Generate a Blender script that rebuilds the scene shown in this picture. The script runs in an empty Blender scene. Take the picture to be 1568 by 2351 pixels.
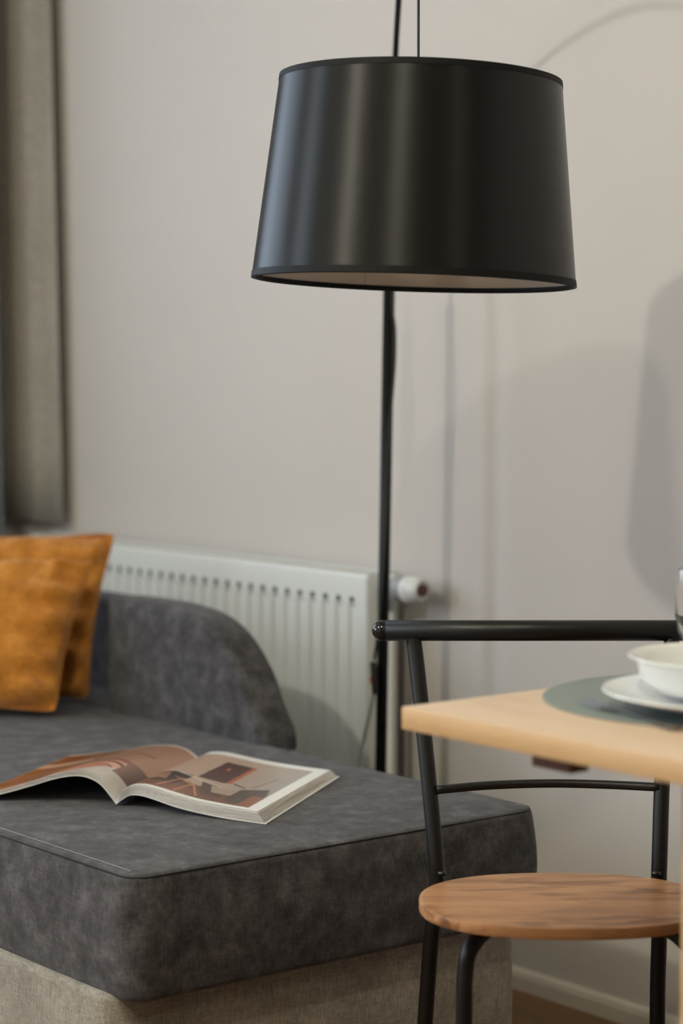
import bpy, bmesh, math, random
from mathutils import Vector, Matrix, noise as mnoise
random.seed(7)
C = bpy.context.scene.collection
sc = bpy.context.scene
PI = math.pi

# ------------------------------------------------------------------ camera
# The room: X runs along the radiator wall, Y points at that wall (wall at Y = 0), Z up, metres.
CAM = (2.9097, -2.6816, 1.13)
YAW = math.radians(51.5)
cam_d = bpy.data.cameras.new('camera')
cam = bpy.data.objects.new('camera', cam_d); C.objects.link(cam)
cam_d.sensor_fit = 'VERTICAL'; cam_d.sensor_height = 36.0; cam_d.sensor_width = 24.0
cam_d.lens = 5000 / 2351 * 36.0
cam_d.clip_start = 0.05
cam_d.dof.use_dof = True; cam_d.dof.focus_distance = 3.02; cam_d.dof.aperture_fstop = 2.6
cam.location = CAM
cam.rotation_euler = (PI/2 - math.atan(335.5/5000), 0, YAW)
sc.camera = cam

# ------------------------------------------------------------------ world, lights, exposure
w = bpy.data.worlds.new('world'); sc.world = w; w.use_nodes = True
bg = w.node_tree.nodes['Background']; bg.inputs[0].default_value = (0.62, 0.78, 1.0, 1); bg.inputs[1].default_value = 1.6
sc.view_settings.view_transform = 'Standard'; sc.view_settings.look = 'None'
sc.view_settings.gamma = 1.0; sc.view_settings.use_curve_mapping = False
sc.view_settings.exposure = 0.18

def lamp(name, loc, power, col, radius):
    d = bpy.data.lights.new(name, 'POINT'); d.energy = power; d.color = col; d.shadow_soft_size = radius
    o = bpy.data.objects.new(name, d); C.objects.link(o); o.location = loc; return o
lamp('ceiling_bulb', (1.6586, -2.150, 2.68), 32, (1.0, 0.93, 0.83), 0.04)

lamp('ceiling_bulb', (0.5175, -3.2955, 2.70), 78, (1.0, 0.93, 0.84), 0.045)

lamp('ceiling_bulb', (2.80, -1.00, 2.68), 6, (1.0, 0.93, 0.84), 0.05)  # weak extra bulb added to brighten the table, china and right side
d = bpy.data.lights.new('window_daylight', 'AREA'); d.shape = 'RECTANGLE'; d.size = 1.5; d.size_y = 1.35
d.energy = 14; d.color = (0.70, 0.84, 1.0)
o = bpy.data.objects.new('window_daylight', d); C.objects.link(o)
o.location = (-1.70, -1.55, 1.65); o.rotation_euler = (PI/2, 0, -PI/2)
# kitchen side window behind the photographer's left
d = bpy.data.lights.new('window_daylight', 'AREA'); d.shape = 'RECTANGLE'; d.size = 1.3; d.size_y = 1.3
d.energy = 52; d.color = (0.72, 0.85, 1.0)
o = bpy.data.objects.new('window_daylight', d); C.objects.link(o)
o.location = (-1.70, -3.9, 1.6); o.rotation_euler = (PI/2, 0, -PI/2)

# ------------------------------------------------------------------ helpers
def rm(x, y):
    """a floor point surveyed across (x) and away (y) from the tripod, in room metres"""
    dx, dy = x - 0.2873, y - 3.9465
    return (dx*0.62251 - dy*0.78261, dx*0.78261 + dy*0.62251)

def tag(o, label, cat, group=None):
    o['label'] = label; o['category'] = cat
    if group: o['group'] = group
    return o
def thing(name, label, cat, loc=(0, 0, 0), rz=0.0, group=None):
    o = bpy.data.objects.new(name, None); C.objects.link(o)
    o.location = loc; o.rotation_euler = (0, 0, rz); o.empty_display_size = 0.05
    o['_inv'] = 1
    return tag(o, label, cat, group)
INV = {}
def link(name, me, mat, parent=None, local=False, smooth=True, label=None):
    """mesh given in room coordinates (local=True: in the parent's own frame)"""
    o = bpy.data.objects.new(name, me); C.objects.link(o)
    if mat:
        me.materials.clear(); me.materials.append(mat)
    if smooth:
        for p in me.polygons: p.use_smooth = True
    if parent:
        root = parent
        if not local:
            m = Matrix.Identity(4); q = parent
            while q:
                m = Matrix.Translation(q.location) @ q.rotation_euler.to_matrix().to_4x4() @ m; q = q.parent
            me.transform(m.inverted())
        o.parent = parent
    if label: o['label'] = label
    return o
def pyd(verts, faces, name='m'):
    me = bpy.data.meshes.new(name); me.from_pydata([tuple(v) for v in verts], [], faces); me.update(); return me
def bmm(bm):
    bmesh.ops.recalc_face_normals(bm, faces=bm.faces)
    me = bpy.data.meshes.new('m'); bm.to_mesh(me); bm.free(); return me
def box(x0, x1, y0, y1, z0, z1, bev=0.0, seg=2):
    bm = bmesh.new()
    v = [bm.verts.new(p) for p in [(x0,y0,z0),(x1,y0,z0),(x1,y1,z0),(x0,y1,z0),(x0,y0,z1),(x1,y0,z1),(x1,y1,z1),(x0,y1,z1)]]
    for f in [(0,3,2,1),(4,5,6,7),(0,1,5,4),(1,2,6,5),(2,3,7,6),(3,0,4,7)]: bm.faces.new([v[i] for i in f])
    if bev: bmesh.ops.bevel(bm, geom=list(bm.edges), offset=bev, segments=seg, affect='EDGES', profile=0.5)
    return bmm(bm)
def autosmooth(o, ang=0.7):
    me = o.data
    for p in me.polygons: p.use_smooth = True
    bm = bmesh.new(); bm.from_mesh(me)
    for e in bm.edges:
        if len(e.link_faces) == 2 and e.calc_face_angle(0) > ang: e.smooth = False
    bm.to_mesh(me); bm.free(); return o
def catmull(pts, n=8):
    P = [Vector(p) for p in pts]; P = [P[0]*2-P[1]] + P + [P[-1]*2-P[-2]]; out = []
    for i in range(1, len(P)-2):
        for k in range(n):
            t = k/n; a, b, c, d_ = P[i-1], P[i], P[i+1], P[i+2]
            out.append(0.5*((2*b)+(c-a)*t+(2*a-5*b+4*c-d_)*t*t+(3*b-a-3*c+d_)*t**3))
    out.append(P[-2]); return out
def tube(pts, r, n=16, cap=True, dome=False):
    """r: a number or a list per point"""
    P = [Vector(p) for p in pts]; R = r if isinstance(r, list) else [r]*len(P)
    if dome:
        for end in (0, -1):
            a, b = (P[0], P[1]) if end == 0 else (P[-1], P[-2])
            dd = (a-b).normalized(); rr = R[end]
            ex = [(a + dd*rr*math.sin(q), rr*math.cos(q)) for q in (0.3, 0.6, 0.9, 1.15, 1.35, 1.5)]
            if end == 0: P = [e[0] for e in reversed(ex)] + P; R = [e[1] for e in reversed(ex)] + R
            else: P = P + [e[0] for e in ex]; R = R + [e[1] for e in ex]
    verts = []; faces = []
    t0 = (P[1]-P[0]).normalized(); up = Vector((0,0,1)) if abs(t0.z) < 0.9 else Vector((1,0,0))
    u = t0.cross(up).normalized()
    for i, p in enumerate(P):
        t = (P[min(i+1, len(P)-1)] - P[max(i-1, 0)]).normalized()
        u = (u - t*u.dot(t)).normalized(); v = t.cross(u)
        for k in range(n):
            a = 2*PI*k/n; verts.append(p + (u*math.cos(a)+v*math.sin(a))*R[i])
    for i in range(len(P)-1):
        for k in range(n):
            a, b = i*n+k, i*n+(k+1) % n; faces.append((a, b, b+n, a+n))
    if cap:
        faces.append(tuple(reversed(range(n)))); faces.append(tuple(range((len(P)-1)*n, len(P)*n)))
    return pyd(verts, faces)
def lathe(prof, n=64, center=(0,0,0), close=False):
    verts = []; faces = []; m = len(prof)
    for (r, z) in prof:
        for k in range(n):
            a = 2*PI*k/n; verts.append((center[0]+r*math.cos(a), center[1]+r*math.sin(a), center[2]+z))
    for i in range(m-1 if not close else m):
        j = (i+1) % m
        for k in range(n):
            faces.append((i*n+k, i*n+(k+1) % n, j*n+(k+1) % n, j*n+k))
    me = pyd(verts, faces); bm = bmesh.new(); bm.from_mesh(me)
    bmesh.ops.remove_doubles(bm, verts=bm.verts, dist=1e-5); bpy.data.meshes.remove(me); return bmm(bm)
def join(*mes):
    bm = bmesh.new()
    for m in mes: bm.from_mesh(m)
    me = bpy.data.meshes.new('m'); bm.to_mesh(me); bm.free(); return me
def outline(x0, x1, y0, y1, r, per=8, side=24):
    """rounded rectangle, counter-clockwise; r = radius, or 4 radii (SW, SE, NE, NW)"""
    rs = r if isinstance(r, (tuple, list)) else (r,)*4
    cs = [(x0+rs[0], y0+rs[0], PI, rs[0]), (x1-rs[1], y0+rs[1], 1.5*PI, rs[1]), (x1-rs[2], y1-rs[2], 0, rs[2]), (x0+rs[3], y1-rs[3], 0.5*PI, rs[3])]
    pts = []
    for i, (cx, cy, a, rr) in enumerate(cs):
        arc = [Vector((cx+rr*math.cos(a+PI/2*k/per), cy+rr*math.sin(a+PI/2*k/per))) for k in range(per+1)]
        if pts:
            q = pts[-1]
            for k in range(1, side): pts.append(q.lerp(arc[0], k/side))
        pts += arc
    q = pts[-1]; s = pts[0]
    for k in range(1, side): pts.append(q.lerp(s, k/side))
    return pts
def slab(x0, x1, y0, y1, z0, z1, r, e, puff=0.0, bulge=0.0, side=24, es=5, wob=0.0, rings=8):
    """upholstered block: rounded plan, rounded top and bottom edges, slightly domed top, bulging sides"""
    o = outline(x0, x1, y0, y1, r, side=side); n = len(o); cx, cy = (x0+x1)/2, (y0+y1)/2
    rr = max(r) if isinstance(r, (tuple, list)) else r
    nor = []
    for i in range(n):
        t = (o[(i+1) % n]-o[i-1]).normalized(); nor.append(Vector((t.y, -t.x)))
    lv = []
    for k in range(es+1):
        a = PI/2*k/es; lv.append((e*(1-math.sin(a)), z0+e*(1-math.cos(a))))
    for k in range(1, 6):
        t = k/6; lv.append((-bulge*math.sin(PI*t), z0+e+(z1-z0-2*e)*t))
    for k in range(es+1):
        a = PI/2*k/es; lv.append((e*(1-math.cos(a)), z1-e*(1-math.sin(a))))
    verts = []; faces = []
    for ins, z in lv:
        for i in range(n):
            p = o[i]-nor[i]*ins
            q = mnoise.noise(Vector((p.x*5, p.y*5, z*6)))*wob
            verts.append((p.x+nor[i].x*q, p.y+nor[i].y*q, z+q*0.5))
    for L in range(len(lv)-1):
        for i in range(n):
            a, b = L*n+i, L*n+(i+1) % n; faces.append((a, b, b+n, a+n))
    base = (len(lv)-1)*n
    hx, hy = (x1-x0)/2, (y1-y0)/2
    prev = base
    # straight-skeleton-like inward rings for the top
    for k in range(1, rings+1):
        t = k/rings*0.97; st = len(verts)
        for i in range(n):
            p0 = o[i]-nor[i]*e
            m = min(hx, hy)-e
            tx = cx+(p0.x-cx)*(1-t*m/(hx-e)) if hx > hy else cx+(p0.x-cx)*(1-t)
            ty = cy+(p0.y-cy)*(1-t) if hx > hy else cy+(p0.y-cy)*(1-t*m/(hy-e))
            dd = min(1, t*2.2); z = z1+puff*math.sin(dd*PI/2)+mnoise.noise(Vector((tx*4, ty*4, 1)))*wob
            verts.append((tx, ty, z))
        for i in range(n):
            a, b = prev+i, prev+(i+1) % n; c2, d2 = st+(i+1) % n, st+i; faces.append((a, b, c2, d2))
        prev = st
    faces.append(tuple(range(prev, prev+n))); faces.append(tuple(reversed(range(n))))
    return pyd(verts, faces)

# ------------------------------------------------------------------ materials
def mat(name, col, rough=0.5, metal=0.0, spec=0.5, **kw):
    m = bpy.data.materials.new(name); m.use_nodes = True; b = m.node_tree.nodes['Principled BSDF']
    b.inputs['Base Color'].default_value = (*col, 1); b.inputs['Roughness'].default_value = rough
    b.inputs['Metallic'].default_value = metal; b.inputs['Specular IOR Level'].default_value = spec
    for k, v in kw.items(): b.inputs[k.replace('_', ' ')].default_value = v
    return m
def N(m, t, **kw):
    n = m.node_tree.nodes.new(t)
    for k, v in kw.items(): setattr(n, k, v)
    return n
def L(m, a, b): m.node_tree.links.new(a, b)
def bsdf(m): return m.node_tree.nodes['Principled BSDF']
def tex_noise(m, scale, detail=4, rough=0.6, vec=None, stretch=None):
    n = N(m, 'ShaderNodeTexNoise'); n.inputs['Scale'].default_value = scale; n.inputs['Detail'].default_value = detail
    n.inputs['Roughness'].default_value = rough
    tc = N(m, 'ShaderNodeTexCoord')
    mp = N(m, 'ShaderNodeMapping')
    if stretch: mp.inputs['Scale'].default_value = stretch
    L(m, tc.outputs['Object'], mp.inputs['Vector']); L(m, mp.outputs[0], n.inputs['Vector'])
    return n
def ramp(m, src, stops):
    r = N(m, 'ShaderNodeValToRGB'); e = r.color_ramp.elements
    e[0].position, e[0].color = stops[0][0], (*stops[0][1], 1)
    e[1].position, e[1].color = stops[-1][0], (*stops[-1][1], 1)
    for p, c in stops[1:-1]:
        q = e.new(p); q.color = (*c, 1)
    L(m, src, r.inputs[0]); return r
def bump(m, src, strength, dist, prev=None):
    b = N(m, 'ShaderNodeBump'); b.inputs['Strength'].default_value = strength; b.inputs['Distance'].default_value = dist
    L(m, src, b.inputs['Height'])
    if prev: L(m, prev.outputs[0], b.inputs['Normal'])
    L(m, b.outputs[0], bsdf(m).inputs['Normal']); return b
def mixc(m, a, b, fac, mode='MIX'):
    x = N(m, 'ShaderNodeMix', data_type='RGBA', blend_type=mode)
    if isinstance(fac, float): x.inputs['Factor'].default_value = fac
    else: L(m, fac, x.inputs['Factor'])
    L(m, a, x.inputs['A']); L(m, b, x.inputs['B']); return x.outputs['Result']
def fabric(name, dark, mid, light, scale=9, weave=900, sheen=0.15, bs=0.35):
    m = mat(name, mid, 0.95, spec=0.15)
    n1 = tex_noise(m, scale, 6, 0.68); r1 = ramp(m, n1.outputs['Fac'], [(0.30, dark), (0.5, mid), (0.70, light)])
    nv = tex_noise(m, 115, 4, 0.75, stretch=(3.2, 3.2, 0.5)); nh = tex_noise(m, 115, 4, 0.75, stretch=(0.5, 0.5, 3.2))
    rv = ramp(m, nv.outputs['Fac'], [(0.3, (0.55,)*3), (0.7, (1.35,)*3)]); rh = ramp(m, nh.outputs['Fac'], [(0.3, (0.62,)*3), (0.7, (1.3,)*3)])
    c = mixc(m, r1.outputs[0], rv.outputs[0], 0.75, 'MULTIPLY'); c = mixc(m, c, rh.outputs[0], 0.65, 'MULTIPLY')
    nf = tex_noise(m, weave, 2, 0.6); rf = ramp(m, nf.outputs['Fac'], [(0.35, (0.6,)*3), (0.65, (1.35,)*3)])
    c = mixc(m, c, rf.outputs[0], 0.5, 'MULTIPLY')
    L(m, c, bsdf(m).inputs['Base Color'])
    bsdf(m).inputs['Sheen Weight'].default_value = sheen; bsdf(m).inputs['Sheen Roughness'].default_value = 0.5
    b1 = bump(m, nf.outputs['Fac'], bs, 0.0008); bump(m, nv.outputs['Fac'], bs*0.6, 0.001, b1)
    return m
def wood(name, stops, scale=(1.2, 14, 14), rough=0.4, knots=False):
    m = mat(name, stops[1][1], rough)
    n = tex_noise(m, 3.0, 8, 0.65, stretch=scale); n.inputs['Distortion'].default_value = 0.6
    r = ramp(m, n.outputs['Fac'], stops)
    f = tex_noise(m, 40, 3, 0.7, stretch=(scale[0]*0.6, scale[1], scale[2]))
    rf = ramp(m, f.outputs['Fac'], [(0.3, (0.80,)*3), (0.7, (1.1,)*3)])
    c = mixc(m, r.outputs[0], rf.outputs[0], 0.6, 'MULTIPLY')
    if knots:
        k = tex_noise(m, 2.3, 3, 0.5, stretch=(2.2, 9, 9)); k.inputs['Distortion'].default_value = 1.4
        rk = ramp(m, k.outputs['Fac'], [(0.52, (1.0,)*3), (0.62, (0.55, 0.47, 0.41)), (0.76, (0.32, 0.25, 0.2))])
        c = mixc(m, c, rk.outputs[0], 0.9, 'MULTIPLY')
    L(m, c, bsdf(m).inputs['Base Color']); bump(m, f.outputs['Fac'], 0.08, 0.0005)
    return m

M = {}
m = mat('wall_paint', (0.60, 0.575, 0.535), 0.85, spec=0.25)
n = tex_noise(m, 1.3, 3, 0.5); r = ramp(m, n.outputs['Fac'], [(0.3, (0.606, 0.572, 0.548)), (0.7, (0.636, 0.597, 0.572))]); L(m, r.outputs[0], bsdf(m).inputs['Base Color'])
n = tex_noise(m, 260, 3, 0.6); bump(m, n.outputs['Fac'], 0.12, 0.0006); M['wall'] = m
M['ceiling'] = mat('ceiling_paint', (0.78, 0.76, 0.52), 0.9, spec=0.2)
m = wood('floor_wood', [(0.3, (0.10, 0.050, 0.020)), (0.5, (0.17, 0.085, 0.032)), (0.75, (0.24, 0.125, 0.05))], (1.2, 10, 10), 0.45); M['floor'] = m
M['skirting'] = mat('skirting_paint', (0.62, 0.585, 0.53), 0.6)
M['rad'] = mat('radiator_enamel', (0.74, 0.755, 0.745), 0.32)
M['rad_dark'] = mat('radiator_dimple_shade', (0.07, 0.07, 0.068), 0.7)  # dark grey that paints the shade inside the pressed dimples
M['white_plastic'] = mat('white_plastic', (0.78, 0.78, 0.77), 0.3)
M['chrome'] = mat('brushed_chrome', (0.55, 0.56, 0.58), 0.28, 1.0)
M['grey_plastic'] = mat('grey_plastic', (0.33, 0.34, 0.35), 0.45)
M['black'] = mat('black_powder_coat', (0.008, 0.008, 0.009), 0.40, spec=0.35)
n = tex_noise(M['black'], 900, 2, 0.5); bump(M['black'], n.outputs['Fac'], 0.10, 0.0004)
M['black_gloss'] = mat('black_gloss_cap', (0.010, 0.010, 0.012), 0.10)
M['pole'] = mat('black_lamp_metal', (0.004, 0.004, 0.004), 0.42, spec=0.22)
M['rubber'] = mat('black_rubber', (0.012, 0.012, 0.012), 0.6)
M['cord_grey'] = mat('grey_cord', (0.22, 0.24, 0.23), 0.5)
M['cable'] = mat('black_cable', (0.012, 0.016, 0.028), 0.5)
M['fabric'] = fabric('charcoal_chenille', (0.033, 0.031, 0.035), (0.071, 0.068, 0.076), (0.134, 0.130, 0.144), scale=26, sheen=0.14)
M['taupe'] = fabric('taupe_chenille', (0.24, 0.22, 0.19), (0.335, 0.31, 0.27), (0.43, 0.40, 0.355))
M['thread'] = mat('grey_thread', (0.45, 0.46, 0.48), 0.8)
M['seam'] = mat('dark_seam', (0.022, 0.021, 0.023), 0.95)
m = fabric('mustard_chenille', (0.42, 0.155, 0.018), (0.54, 0.215, 0.032), (0.66, 0.285, 0.055), scale=26, weave=700, sheen=0.25); M['mustard'] = m
M['curtain_b'] = fabric('beige_linen', (0.40, 0.375, 0.32), (0.43, 0.40, 0.345), (0.46, 0.43, 0.37), scale=3, sheen=0.05)
M['curtain_g'] = fabric('grey_blue_linen', (0.22, 0.24, 0.28), (0.25, 0.28, 0.32), (0.28, 0.31, 0.35), scale=3, sheen=0.05)
m = mat('black_satin_shade', (0.005, 0.0055, 0.0065), 0.45, spec=0.38); M['satin'] = m
tg = N(m, 'ShaderNodeTangent', direction_type='RADIAL', axis='Z'); L(m, tg.outputs[0], bsdf(m).inputs['Tangent'])
bsdf(m).inputs['Anisotropic'].default_value = 0.93; bsdf(m).inputs['Anisotropic Rotation'].default_value = 0.25
n1 = tex_noise(m, 30, 4, 0.7, stretch=(0.35, 0.35, 9)); b1 = bump(m, n1.outputs['Fac'], 0.10, 0.0007)
n2 = tex_noise(m, 11, 3, 0.6, stretch=(1, 1, 1.6)); bump(m, n2.outputs['Fac'], 0.06, 0.002, b1)
M['lining'] = mat('white_shade_lining', (0.70, 0.66, 0.62), 0.7)
M['trim'] = mat('black_shade_tape', (0.006, 0.006, 0.007), 0.6, spec=0.18)
M['bulb'] = mat('frosted_bulb', (0.8, 0.8, 0.78), 0.25)
M['seat_wood'] = wood('oak_seat', [(0.28, (0.27, 0.125, 0.050)), (0.5, (0.47, 0.235, 0.105)), (0.75, (0.60, 0.335, 0.17))], (1.5, 12, 12), 0.38, True)
M['table_wood'] = wood('pale_oak', [(0.25, (0.62, 0.445, 0.305)), (0.5, (0.70, 0.52, 0.37)), (0.8, (0.76, 0.58, 0.43))], (1.2, 9, 9), 0.4)
M['table_edge'] = wood('pale_oak_edge', [(0.25, (0.56, 0.345, 0.155)), (0.5, (0.64, 0.41, 0.20)), (0.8, (0.70, 0.47, 0.25))], (1.2, 9, 9), 0.45)
M['bracket'] = mat('brown_bracket', (0.13, 0.06, 0.035), 0.6)
m = mat('green_mat', (0.20, 0.25, 0.238), 0.38); M['mat'] = m
n = N(m, 'ShaderNodeTexWave', wave_type='RINGS', rings_direction='Z'); n.inputs['Scale'].default_value = 60
tc = N(m, 'ShaderNodeTexCoord'); L(m, tc.outputs['Object'], n.inputs['Vector']); bump(m, n.outputs['Fac'], 0.25, 0.0006)
M['china'] = mat('white_china', (0.88, 0.90, 0.91), 0.12)
M['steel'] = mat('polished_steel', (0.26, 0.26, 0.27), 0.38, 1.0)
m = mat('clear_glass', (1, 1, 1), 0.0); bsdf(m).inputs['Transmission Weight'].default_value = 1.0; bsdf(m).inputs['IOR'].default_value = 1.48; M['glass'] = m
M['paper'] = mat('white_paper', (0.91, 0.90, 0.89), 0.35)
m = mat('page_edges', (0.55, 0.51, 0.47), 0.75); M['edges'] = m
n = tex_noise(m, 40, 3, 0.8, stretch=(0.15, 0.15, 30)); r = ramp(m, n.outputs['Fac'], [(0.38, (0.30, 0.26, 0.235)), (0.62, (0.66, 0.62, 0.58))]); L(m, r.outputs[0], bsdf(m).inputs['Base Color'])
m = mat('printed_page', (0.8, 0.8, 0.8), 0.22); M['print'] = m
n = N(m, 'ShaderNodeVertexColor'); n.layer_name = 'print'; L(m, n.outputs['Color'], bsdf(m).inputs['Base Color'])

# ------------------------------------------------------------------ setting
X0, X1, Y0, Y1, H = -1.75, 4.3, -5.2, 0.0, 2.80
def struct(name, me, m):
    o = link(name, me, m, smooth=False); o['kind'] = 'structure'; return o
struct('floor', box(X0-.1, X1+.1, Y0-.1, Y1+.1, -0.08, 0.0), M['floor'])
struct('ceiling', box(X0-.1, X1+.1, Y0-.1, Y1+.1, H, H+.1), M['ceiling'])
struct('wall_back', box(X0-.1, X1+.1, 0.0, 0.12, 0, H), M['wall'])
struct('wall_front', box(X0-.1, X1+.1, Y0-.12, Y0, 0, H), M['wall'])
struct('wall_right', box(X1, X1+.12, Y0, 0, 0, H), mat('dark_bounce_cut', (0.07, 0.07, 0.065), 0.6))  # unseen wall, coloured dark to cut light bouncing from the right
ya, yb, yc, yd, za, zb = -4.6, -3.2, -2.35, -0.75, 0.92, 2.38
struct('wall_left', join(box(X0-.12, X0, Y0, ya, 0, H), box(X0-.12, X0, yb, yc, 0, H), box(X0-.12, X0, yd, 0, 0, H),
       box(X0-.12, X0, ya, yb, 0, za), box(X0-.12, X0, ya, yb, zb, H), box(X0-.12, X0, yc, yd, 0, za), box(X0-.12, X0, yc, yd, zb, H)), M['wall'])
for k, (p, q) in enumerate(((yc, yd), (ya, yb))):
    fr = join(box(X0-.09, X0-.03, p, q, za, za+.05), box(X0-.09, X0-.03, p, q, zb-.05, zb), box(X0-.09, X0-.03, p, p+.05, za, zb),
              box(X0-.09, X0-.03, q-.05, q, za, zb), box(X0-.09, X0-.03, (p+q)/2-.03, (p+q)/2+.03, za, zb))
    wi = struct('window_%d' % (k+1), fr, M['white_plastic'])
    g = link('pane', box(X0-.066, X0-.060, p+.04, q-.04, za+.04, zb-.04), M['glass'], wi, smooth=False)
# skirting: a low quarter-round strip, painted like the wall
def skirt():
    pr = [(0, 0), (-0.013, 0), (-0.013, 0.024), (-0.010, 0.033), (-0.004, 0.038), (0, 0.038)]
    v = []; f = []
    for x in (X0, X1):
        v += [(x, y, z) for y, z in pr]
    n = len(pr)
    for i in range(n): f.append((i, (i+1) % n, n+(i+1) % n, n+i))
    f += [tuple(range(n)), tuple(reversed(range(n, 2*n)))]
    me = pyd(v, f); bm = bmesh.new(); bm.from_mesh(me); return bmm(bm)
struct('baseboard_back', skirt(), M['skirting'])

# ------------------------------------------------------------------ radiator
rx0, rx1, rf, rb, rz0, rz1 = -1.4992, -0.2593, -0.100, -0.035, 0.135, 0.737
rad = thing('radiator', 'white ribbed panel radiator on the wall behind the grey sofa', 'radiator', ((rx0+rx1)/2, -0.07, rz0))
def ribbed():
    xs = []; pitch = 0.0407; x = rx1-0.045
    cols = [(rx1, 0)]
    c = []
    while x > rx0+0.05:
        c.append(x); x -= pitch
    c.reverse()
    xs = [(rx0, 0), (rx0+0.012, 0)]
    for g in c:
        xs += [(g-0.0115, 0), (g-0.0075, 1), (g+0.0075, 1), (g+0.0115, 0)]
    xs += [(rx1-0.006, 0), (rx1, 0)]
    zs = [(rz0, 0), (rz0+0.045, 0), (rz0+0.055, 1), (0.672, 1), (0.679, 0), (rz1-0.006, 0)]
    v = []; f = []
    for z, gz in zs:
        for xx, gx in xs: v.append((xx, rf+(0.0055 if gx and gz else 0), z))
    n = len(xs)
    # rolled top edge
    for q in (0.4, 0.8, 1.2, PI/2):
        for xx, gx in xs: v.append((xx, rf+0.006*(1-math.cos(q)), rz1-0.006+0.006*math.sin(q)))
    rows = len(zs)+4
    for j in range(rows-1):
        for i in range(n-1): a = j*n+i; f.append((a, a+1, a+n+1, a+n))
    # bottom return
    return pyd(v, f), c
me, grooves = ribbed()
fp = autosmooth(link('front_panel', me, M['rad'], rad), 0.5)
sl = None
for g in grooves:
    z = 0.6865
    if sl is None:
        me = box(-0.0065, 0.0065, -0.0012, 0.0012, -0.0055, 0.0055, 0.0011, 2)
        sl = link('dimple_shade', me, M['rad_dark'], fp, local=True)  # dark box standing for the shade in a dimple above each groove
        s = sl
    else:
        s = sl.copy(); C.objects.link(s); s.parent = fp
    s.location = (g-rad.location.x, rf+0.0002-rad.location.y, z-rad.location.z)
autosmooth(link('side_cover', box(rx1-0.004, rx1+0.002, rf+0.002, rb+0.01, rz0+0.01, rz1+0.001, 0.0015), M['rad'], rad))
autosmooth(link('side_cover', box(rx0-0.002, rx0+0.004, rf+0.002, rb+0.01, rz0+0.01, rz1+0.001, 0.0015), M['rad'], rad))
grs = [box(rx0, rx1, rf+0.004, rf+0.016, rz1-0.002, rz1, 0), box(rx0, rx1, rb-0.008, rb+0.006, rz1-0.002, rz1+0.002, 0)]
x = rx0+0.02
while x < rx1-0.01:
    grs.append(box(x, x+0.007, rf+0.014, rb-0.004, rz1-0.003, rz1, 0)); x += 0.015
gr = link('top_grille', join(*grs), M['rad'], rad, smooth=False)
link('rear_panel', box(rx0+0.004, rx1-0.004, rb-0.004, rb, rz0, rz1-0.01), M['rad'], rad, smooth=False)
link('bracket', box(-0.45, -0.42, rb-.001, -0.0006, 0.2, 0.70), M['rad'], rad, smooth=False)
link('bracket', box(-1.33, -1.30, rb-.001, -0.0006, 0.2, 0.70), M['rad'], rad, smooth=False)
vz, vy = 0.714, -0.062
def axis_x(prof, x0, n=40):   # lathe turned to lie along +X
    me = lathe(prof, n); me.transform(Matrix.Translation((x0, vy, vz)) @ Matrix.Rotation(PI/2, 4, 'Y')); return me
vb = autosmooth(link('valve_body', join(axis_x([(0, 0), (0.010, 0), (0.010, 0.030), (0.0135, 0.030), (0.0135, 0.048), (0, 0.048)], rx1),
     tube([(rx1+0.024, vy, vz), (rx1+0.024, vy, vz-0.045)], 0.0095)), M['chrome'], rad))
hd = autosmooth(link('thermostat_head', axis_x([(0, 0), (0.020, 0), (0.0245, 0.003), (0.0245, 0.016), (0.022, 0.018), (0.022, 0.046), (0.024, 0.048), (0.024, 0.070), (0.0225, 0.084), (0.018, 0.092), (0.017, 0.090), (0, 0.090)], rx1+0.026), M['white_plastic'], rad))
autosmooth(link('grey_collar', axis_x([(0.0215, 0.0185), (0.0228, 0.0185), (0.0228, 0.0455), (0.0215, 0.0455)], rx1+0.026), M['grey_plastic'], hd))
autosmooth(link('end_dial', axis_x([(0, 0.0885), (0.0115, 0.0885), (0.0115, 0.0925), (0.009, 0.0935), (0, 0.0935)], rx1+0.026), M['bracket'], hd))
kn = []
for k in range(20):
    a = 2*PI*k/20
    kn.append(tube([(rx1+0.026+0.049, vy+0.0236*math.cos(a), vz+0.0236*math.sin(a)), (rx1+0.026+0.069, vy+0.0236*math.cos(a), vz+0.0236*math.sin(a))], 0.0016, 6))
link('knurling', join(*kn), M['white_plastic'], hd)
link('supply_pipe', tube([(rx1+0.024, vy, vz-0.04), (rx1+0.024, vy, 0.03), (rx1+0.024, vy, 0.0)], 0.0078), M['rad'], rad)

# ------------------------------------------------------------------ curtains
def drape(path, z0, z1, amp, nf, seed, lean=0.0):
    P = catmull([(p[0], p[1], 0) for p in path], 60); n = len(P); v = []; f = []; rows = 10
    for j in range(rows+1):
        t = j/rows; z = z0+(z1-z0)*t
        for i, p in enumerate(P):
            q = P[min(i+1, n-1)]-P[max(i-1, 0)]; q.normalize(); nn = Vector((q.y, -q.x, 0))
            s = i/(n-1)*nf*2*PI+seed
            a = amp*(math.sin(s)+0.35*math.sin(2.3*s+seed*2))*(1-0.25*t)
            v.append((p.x+nn.x*a-lean*t, p.y+nn.y*a, z))
    for j in range(rows):
        for i in range(n-1): a = j*n+i; f.append((a, a+1, a+n+1, a+n))
    me = pyd(v, f); bm = bmesh.new(); bm.from_mesh(me)
    bmesh.ops.solidify(bm, geom=list(bm.faces), thickness=0.002)
    return bmm(bm)
def tagobj(o, *a): return tag(o, *a)
tag(link('curtain', drape([(-1.462, -0.038), (-1.60, -0.042), (-1.735, -0.04)], 0.765, 2.54, 0.006, 1.7, 0.4, 0.05), M['curtain_b']),
    'beige curtain ending just above the radiator at the left', 'curtain')
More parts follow.
